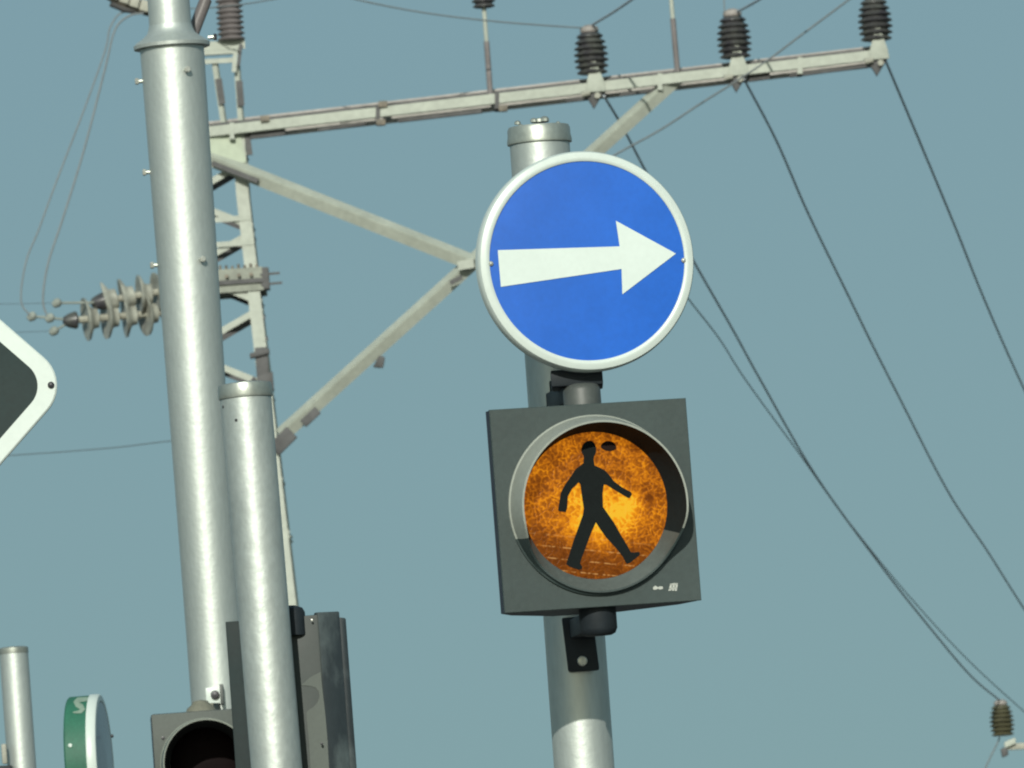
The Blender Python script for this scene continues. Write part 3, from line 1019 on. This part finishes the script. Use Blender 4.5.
def arm_pt(px, dy=0.0, back=0.0):
    py = 133.5 - (px - 208) * (133.5 - 55.5) / (885 - 208) + dy
    return at(px, py, AY(px)) + V((0, back, 0))


arm = MB()
arm.bar(arm_pt(196, -1.5), arm_pt(887, -1.5), .012, .10)
arm.bar(arm_pt(196, -6.3, .05), arm_pt(887, -6.3, .05), .088, .012)
arm.bar(arm_pt(196, 3.1, .03), arm_pt(887, 3.1, .03), .05, .010)
arm_o = arm.build("cross_arm", M_pylon, py_root)
arm2 = MB()
arm2.bar(arm_pt(196, 3.3, .34), arm_pt(884, 3.0, .34), .014, .075)
arm2.bar(arm_pt(196, 7.3, .29), arm_pt(884, 7.0, .29), .09, .012)
arm2.build("rear_angle", paint("greyer_arm_paint", (.50, .48, .44), .6, 0, .3, 3, fine=.12, fscale=14), arm_o)
arm3 = MB()
arm3.bar(arm_pt(196, -13.0, .36), arm_pt(880, -12.0, .36), .014, .05)
arm3.build("rear_top_angle", paint("pinkish_weathered_paint", (.42, .39, .37), .6, 0, .3, 2, fine=.12, fscale=14), arm_o)
MB().bar(arm_pt(200, -9.6, .20), arm_pt(872, -9.4, .20), .10, .030).build("arm_gap_shade", M_pylon_dark, arm_o)  # dark bar added as the shade between front and rear members
for (x0, x1, d0) in ((250, 285, 6.5), (318, 366, 8.0), (398, 482, 8.0), (566, 606, 8.0), (620, 664, 7.6), (748, 770, 6.5), (790, 868, 7.8)):  # dark strips added as patches of shade under the arm
    MB().bar(arm_pt(x0, d0 + random.uniform(-.6, .6), .10), arm_pt(x1, d0 + random.uniform(-1.2, .4), .10), .05, random.uniform(.03, .06) if x0 not in (250, 748) else .085).build("shade_strip", M_pylon_dark, arm_o, bevel=.008)
for x in (232, 378, 497, 660, 800):
    b1 = MB()
    b1.bar(arm_pt(x, -8), arm_pt(x, 8.5), .05, .03, V((0, 1, 0)))
    b1.bar(arm_pt(x, 7.5, -.01), arm_pt(x, 7.5, .36), .06, .02)
    b1.build("batten", M_pylon_dark if x in (497, 378) else M_pylon, arm_o)
for x, dy in ((265, -8), (381, 9), (383, -9), (503, 9)):
    MB().box(arm_pt(x, dy, .0), V((.05, 0, 0)), V((0, .05, 0)), V((0, 0, .035))).build("arm_bolt", M_tan, arm_o, bevel=.012)

# long strut and the tie back to the tower
def plane_pt(px, py, back=.03):
    return at(px, py, AY(px) + back)


st = MB()
st.angle(plane_pt(279, 434.5), plane_pt(674, 77), .12, .016, rad(30))
strut = st.build("strut", M_pylon, py_root)
MB().bar(plane_pt(274, 450, -.02), plane_pt(292, 432, -.02), .04, .17).build("foot_plate", M_pylon_dark, strut, bevel=.01)
MB().bar(plane_pt(303, 424, -.03), plane_pt(318, 410, -.03), .03, .10).build("foot_plate", M_pylon_dark, strut, bevel=.01)
MB().prism([plane_pt(373, 367, -.08), plane_pt(379, 355, -.08), plane_pt(385, 357, -.08), plane_pt(383, 368, -.08)], V((0, .08, 0))).build("knob", M_pylon_dark, strut, bevel=.015)
ti = MB()
ti.angle(plane_pt(209, 155.5, -.02), plane_pt(474, 261, -.02), .125, .016, rad(32))
tie = ti.build("tie", M_pylon, py_root)
MB().bar(plane_pt(212, 163, -.05), plane_pt(258, 181, -.05), .03, .055).build("stiffener", M_pylon_dark, tie)
MB().bar(plane_pt(458, 266, -.06), plane_pt(474, 263, -.06), .02, .10).build("joint_plate", M_pylon, tie)
MB().bar(plane_pt(450, 283, -.07), plane_pt(462, 277, -.07), .02, .05).build("joint_bolt", M_pylon_dark, tie)

# top extension: two posts carry a short upper bracket
for (x0, y0, x1, y1) in ((216, 62, 226, 130), (238, 64, 243, 132)):
    p0, p1 = at(x0, y0, YT - .2), at(x1, y1, YT - .2)
    o_ = MB().angle(p0, p1, .05, .010, rad(20)).build("post", M_pylon, py_root)
    MB().bar(p0.lerp(p1, .25) - V((0, .03, 0)), p0.lerp(p1, .62) - V((0, .03, 0)), .02, .075, V((1, 0, 0))).build("post_shoe", M_pylon_dark, o_)
ub2 = MB()
ub2.bar(at(150, 50, YT - .22), at(245, 44, YT - .22), .02, .10)
ub2.bar(at(150, 57, YT - .2), at(240, 51.5, YT - .2), .10, .045)
ub2.bar(at(150, 65, YT - .22), at(235, 60, YT - .22), .03, .055)
ubo = ub2.build("upper_bracket", M_pylon, py_root)
MB().bar(at(236, 46, YT - .27), at(234, 72, YT - .27), .02, .05, V((1, 0, 0))).build("hanger_plate", M_pylon, ubo)
MB().bar(at(241, 44, YT - .27), at(238.5, 66, YT - .27), .02, .035, V((1, 0, 0))).build("hanger_plate", M_pylon_dark, ubo)
# riser posts on the arm
for (x0, y0, x1, y1, sp_) in ((490.5, 96, 484, 8, .40), (677.5, 72, 670, -14, .25)):
    p0, p1 = at(x0, y0, AY(x0) + .1), at(x1, y1, AY(x0) + .1)
    q_ = p0.lerp(p1, .62)
    o_ = MB().tube([p0, q_], .032, 10).build("riser", M_ins_grey, py_root)
    MB().tube([q_, p1], .024, 8).build("riser_tip", M_pylon, o_)

# ------------------------------------------------------------------ insulators
def insulator(base, h, rmax, mats, label, group, pedestal=True, ribs=7, name="insulator"):
    """ribbed post insulator standing at base, cap on top"""
    t = thing(name, base, label, "insulator", group)
    prof = [(rmax * .35, 0)]
    for i in range(ribs):
        f = (i + .5) / ribs
        R_ = rmax * (0.60 + 0.40 * math.sin(math.pi * min(1, .16 + f * .80)) ** .7) if pedestal else rmax
        z0 = h * i / ribs
        dz = h / ribs
        prof += [(R_ * .76, z0 + dz * .05), (R_ * .98, z0 + dz * .22), (R_, z0 + dz * .36), (R_ * .95, z0 + dz * .50), (R_ * .74, z0 + dz * .84)]
    prof += [(rmax * .45, h), (0, h)]
    MB().lathe(prof, base, Z, 28).build("ribbed_body", mats[0], t, sharp=60)
    MB().lathe([(rmax * .5, h), (rmax * .55, h + .02), (rmax * .5, h + .06), (rmax * .22, h + .085), (0, h + .09)], base, Z, 16).build("cap", mats[1], t)
    return t


k = mpp(YT)
ins_pos = []
for (bx, by, px_, lab) in (
        (592.5, 74.5, 594, "dark ribbed insulator standing on the cross arm nearest to the blue sign"),
        (735.5, 58.5, 736.5, "dark ribbed insulator standing at the middle clamp of the cross arm's right half"),
        (876.5, 41.0, 877, "dark ribbed insulator on the far right tip of the cross arm")):
    Yi = AY(px_) + .05
    base = at(bx, by, Yi)
    t = insulator(base, 42 * k, 17.3 * k, (M_ins, M_ins_cap), lab, "insulators on the cross arm")
    fp_ = arm_pt(px_, -2, -.03)
    pd = MB()
    f0 = base + V((.02, -.14, .13))
    pd.prism([f0 + V((-.025, 0, 0)), f0 + V((.025, 0, 0)), fp_ + V((.12, -.03, .04)), fp_ + V((.13, -.03, -.06)), fp_ + V((-.09, -.03, -.06)), fp_ + V((-.075, -.03, .06))], V((0, .03, 0)))
    pd.tube([base + V((0, 0, .03)), V((base.x + .02, base.y, fp_.z))], .05, 10)
    pdo = pd.build("pedestal", M_pylon, t, bevel=.006)
    cp = MB()
    c0 = arm_pt(px_ - 1, 8, -.02)
    cp.prism([c0 + V((-.13, 0, .07)), c0 + V((.15, 0, .08)), c0 + V((.07, 0, -.03)), c0 + V((.0, 0, -.13)), c0 + V((-.05, 0, -.03))], V((0, .09, 0)))
    cp.build("under_clamp", M_pylon_dark, t, bevel=.01)
    cq = MB()
    cq.tube([c0 + V((-.12, -.04, .03)), c0 + V((-.03, -.04, .045))], .03, 8)
    cq.tube([c0 + V((.05, -.05, .01)), c0 + V((.05, -.02, .01))], .035, 8)
    cq.build("clamp_bolt", M_clamp, t)
b_ = at(231.5, 41, YT - .22)
insulator(b_, 44 * k, 13.8 * k, (M_ins_grey, M_ins_cap), "grey ribbed insulator on the pylon's upper bracket beside the thick mast", None, pedestal=False, ribs=8)
b_ = at(484, 8, AY(490) + .1)
insulator(b_, 36 * k, 12.5 * k, (M_ins, M_ins_cap), "insulator on a thin riser above the arm, cut off by the top edge", None)

# strain strings left of the mast
def strain(head, tail, discs, r_, label):
    t = thing("strain_insulator", tail, label, "insulator", None)
    a = (head - tail).normalized()
    rod = MB().tube([tail, head], .04, 8).build("rod", M_clamp, t)
    for f in discs:
        c = tail.lerp(head, f)
        a2 = (a + V((0, random.uniform(-.18, .18), random.uniform(-.12, .12)))).normalized()
        MB().lathe([(.06, -.10), (.11, -.09), (.115, -.045), (r_ * .55, -.02), (r_ * .96, .025), (r_, .05), (r_ * .88, .05), (r_ * .5, .02), (.06, .03)], c, a2, 28).build("disc", M_glass_disc, t, sharp=50)
    MB().lathe([(.09, -.07), (.10, -.05), (.08, .02), (.05, .08), (.03, .09)], head, a, 14).build("end_cap", M_ins, t)
    return t


k = mpp(YT)
ys = lambda px: YT - .1 - (200 - px) * k * .22
strain(at(71, 320.5, ys(71)), at(204, 309, ys(204)), [.12, .27, .42, .57, .71, .86], 22 * k, "lower of two pale disc insulator strings left of the thick mast")
strain(at(99, 302, ys(99)), at(204, 284, ys(204)), [.25, .42, .58, .74, .90], 20 * k, "upper of two pale disc insulator strings left of the thick mast")
M_wclamp = paint("hazy_clamp", (.27, .30, .27), .6, 0, .3, 6)
# dead-end clamps beyond the strings
for (x, y, x2, y2, lab) in ((50, 318, 66, 319.5, "small cream wire clamp at the tip of the lower insulator string"),
                            (57, 303, 94, 302.5, "small cream wire clamp level with the upper insulator string"),
                            (32, 316.5, 48, 317.5, "leftmost small cream wire clamp above the diamond sign"),
                            (54, 331, 70, 322, "small cream wire clamp hanging below the lower insulator string")):
    cm = MB()
    p = at(x, y, ys(60))
    cm.lathe([(0, -.06), (.035, -.05), (.055, 0), (.04, .045), (0, .055)], p, V((.5, 0, .3)), 12)
    cm.tube([p, at(x2, y2, ys(60))], .014, 6)
    tag(cm.build("wire_clamp", M_wclamp), lab, "clamp", "wire clamps at the strain insulators")
# dusty dead-end hardware above, left of the mast
dt = thing("dead_end_clamp", at(150, 14, YT), "dusty tan clamp hardware behind the thick mast at the top edge", "clamp", None)
p0, p1 = at(108, -6, YT - .3), at(152, 12, YT - .1)
MB().tube([p0, p0.lerp(p1, .3), p0.lerp(p1, .75), p1], [.06, .085, .075, .06], 12).build("clamp_body", M_tan, dt)
cc_ = MB()
for f in (.15, .4, .62, .85):
    c = p0.lerp(p1, f)
    cc_.box(c + V((0, -.06, .03)), V((.05, 0, -.02)), V((0, .05, 0)), V((.02, 0, .06)))
cc_.build("clamp_jaw", M_clamp, dt, bevel=.012)
dd = MB()
dd.tube([p0.lerp(p1, .05) - Z * .1, p0.lerp(p1, .35) - Z * .1, p0.lerp(p1, .6) - Z * .07], .035, 8)
dd.build("clamp_bar", M_pylon_dark, dt)

# ------------------------------------------------------------------ wires
def wire(pts, ra, label, mat=M_wire, group="power lines in the sky"):
    """pts: (px, py, depth)"""
    P_ = smooth_path([at(*p) for p in pts])
    o = MB().tube(P_, ra, 8).build("power_line", mat)
    return tag(o, label, "wire", group)


def deep(pl, y0, y1):
    n = len(pl) - 1
    L_ = [0]
    for i in range(n):
        L_.append(L_[-1] + math.hypot(pl[i + 1][0] - pl[i][0], pl[i + 1][1] - pl[i][1]))
    return [(p[0], p[1], y0 + (y1 - y0) * L_[i] / L_[-1]) for i, p in enumerate(pl)]


Y2 = 140.0
wire(deep([(604, 96), (622, 126), (643, 166), (669, 215), (695, 263.6), (733, 330), (761, 381), (816, 476), (882, 567), (927, 624), (970, 675), (1003, 703)], AY(604), Y2), .0140, "dark line from the arm passing behind the blue sign, down to the lower right insulator")
wire(deep([(640, 235), (688.5, 299), (719.5, 339), (745.7, 380), (801, 456), (836.6, 506), (897, 582), (963, 655), (1023.5, 711), (1070, 750)], 101, 150), .0085, "thin faint line running close beside the dark one right of the blue sign", M_wire_thin)
wire(deep([(744, 79), (777, 142), (808, 213), (848, 295), (874.5, 349), (898, 395), (947.7, 491), (988, 552), (1023.5, 608), (1090, 710)], AY(744), 145), .0135, "middle dark line falling from the arm's middle clamp to the right edge")
wire(deep([(884, 57), (919, 140), (954, 224), (985, 301), (1024, 389), (1100, 550)], AY(884), 145), .0140, "rightmost dark line falling from the arm's tip to the right edge")
wire(deep([(300, -16), (363, 1), (426, 13), (486, 20.5), (539, 25), (584, 28)], 97, AY(590)), .0085, "thin line sagging along the top edge to the insulator nearest the blue sign", M_wire_thin)
wire(deep([(592, 25), (612, 13), (634, -2), (700, -48)], AY(592), 92), .014, "short line rising right from the insulator nearest the blue sign")
wire(deep([(737, 12), (762, -2), (830, -44)], AY(737), 92), .014, "short line rising right from the middle insulator's cap")
wire(deep([(724.5, 12), (724, -4), (723, -40)], AY(737), AY(737)), .007, "thin upright wire above the middle insulator", M_wire_thin)
wire(deep([(880, -24), (847, 1), (800, 36), (768, 60), (735, 82), (700, 104), (660, 130), (620, 152), (560, 186)], 95, 97), .0105, "thin line crossing the arm's middle clamp and slanting down behind the blue sign", M_wire_thin)
wire(deep([(134, 12), (120, 13.5), (110, 28), (105, 51), (84, 110), (57, 180), (39, 229), (26, 262), (21, 300), (30, 316)], YT - .2, ys(40)), .009, "left one of two slack jumper wires hanging left of the thick mast", M_wire_thin, "jumper wires")
wire(deep([(144, 13), (129, 16), (115, 30), (105, 69), (84, 150), (63, 218), (48, 264), (43, 300), (48, 318)], YT - .2, ys(48)), .011, "right one of two slack jumper wires hanging left of the thick mast", M_wire_thin, "jumper wires")
wire(deep([(-40, 459), (0, 456), (60, 452), (120, 447), (170, 441), (277, 431)], 120, YT - .4), .006, "faint wire low on the left, running behind the thick mast to the pylon", M_wire_thin)
wire(deep([(-40, 304), (0, 304), (57, 303)], 118, ys(60)), .0032, "very faint wire left of the upper insulator string", M_wire_thin)
wire(deep([(-40, 336), (0, 333), (54, 331)], 118, ys(60)), .0032, "very faint wire just above the diamond sign", M_wire_thin)
wire(deep([(150, 9), (205, 8), (245, 4), (290, -4), (340, -16)], YT, 97), .007, "thin wire passing the grey insulator at the top left", M_wire_thin)

# ------------------------------------------------------------------ far pole at the lower right
k = mpp(Y2)
fx = at(1062, 752, Y2)
fpole = thing("utility_pole", V((fx.x, Y2, -.008)), "distant utility pole whose pale arm end shows at the lower right corner", "utility pole")
MB().tube([(fx.x, Y2, -.008), (fx.x, Y2, fx.z + .9)], [.16, .12], 20).build("trunk", M_pylon, fpole)
aa = MB()
aa.bar(at(1006, 747, Y2 - .16), at(1120, 741, Y2 - .16), .08, .10)
ao = aa.build("cross_arm", M_clamp, fpole, bevel=.015)
MB().box(at(1004.5, 752, Y2 - .2), V((.05, 0, .02)), V((0, .06, 0)), V((-.01, 0, .07))).build("arm_clamp", M_pylon_dark, ao, bevel=.02)
MB().box(at(1010, 743, Y2 - .22), V((.09, 0, .03)), V((0, .05, 0)), V((0, 0, .05))).build("arm_clamp", M_pylon, ao, bevel=.02)
insulator(at(1003, 736, Y2 - .16), 31 * k, 12.6 * k, (M_ins_brown, M_ins_cap), "brown insulator on the distant pole's arm at the lower right corner", None, ribs=7)
wire(deep([(1000, 737), (996, 746), (990, 758), (984, 772), (975, 800)], Y2 - .1, Y2), .012, "short wire hanging below the distant brown insulator", M_wire_thin)
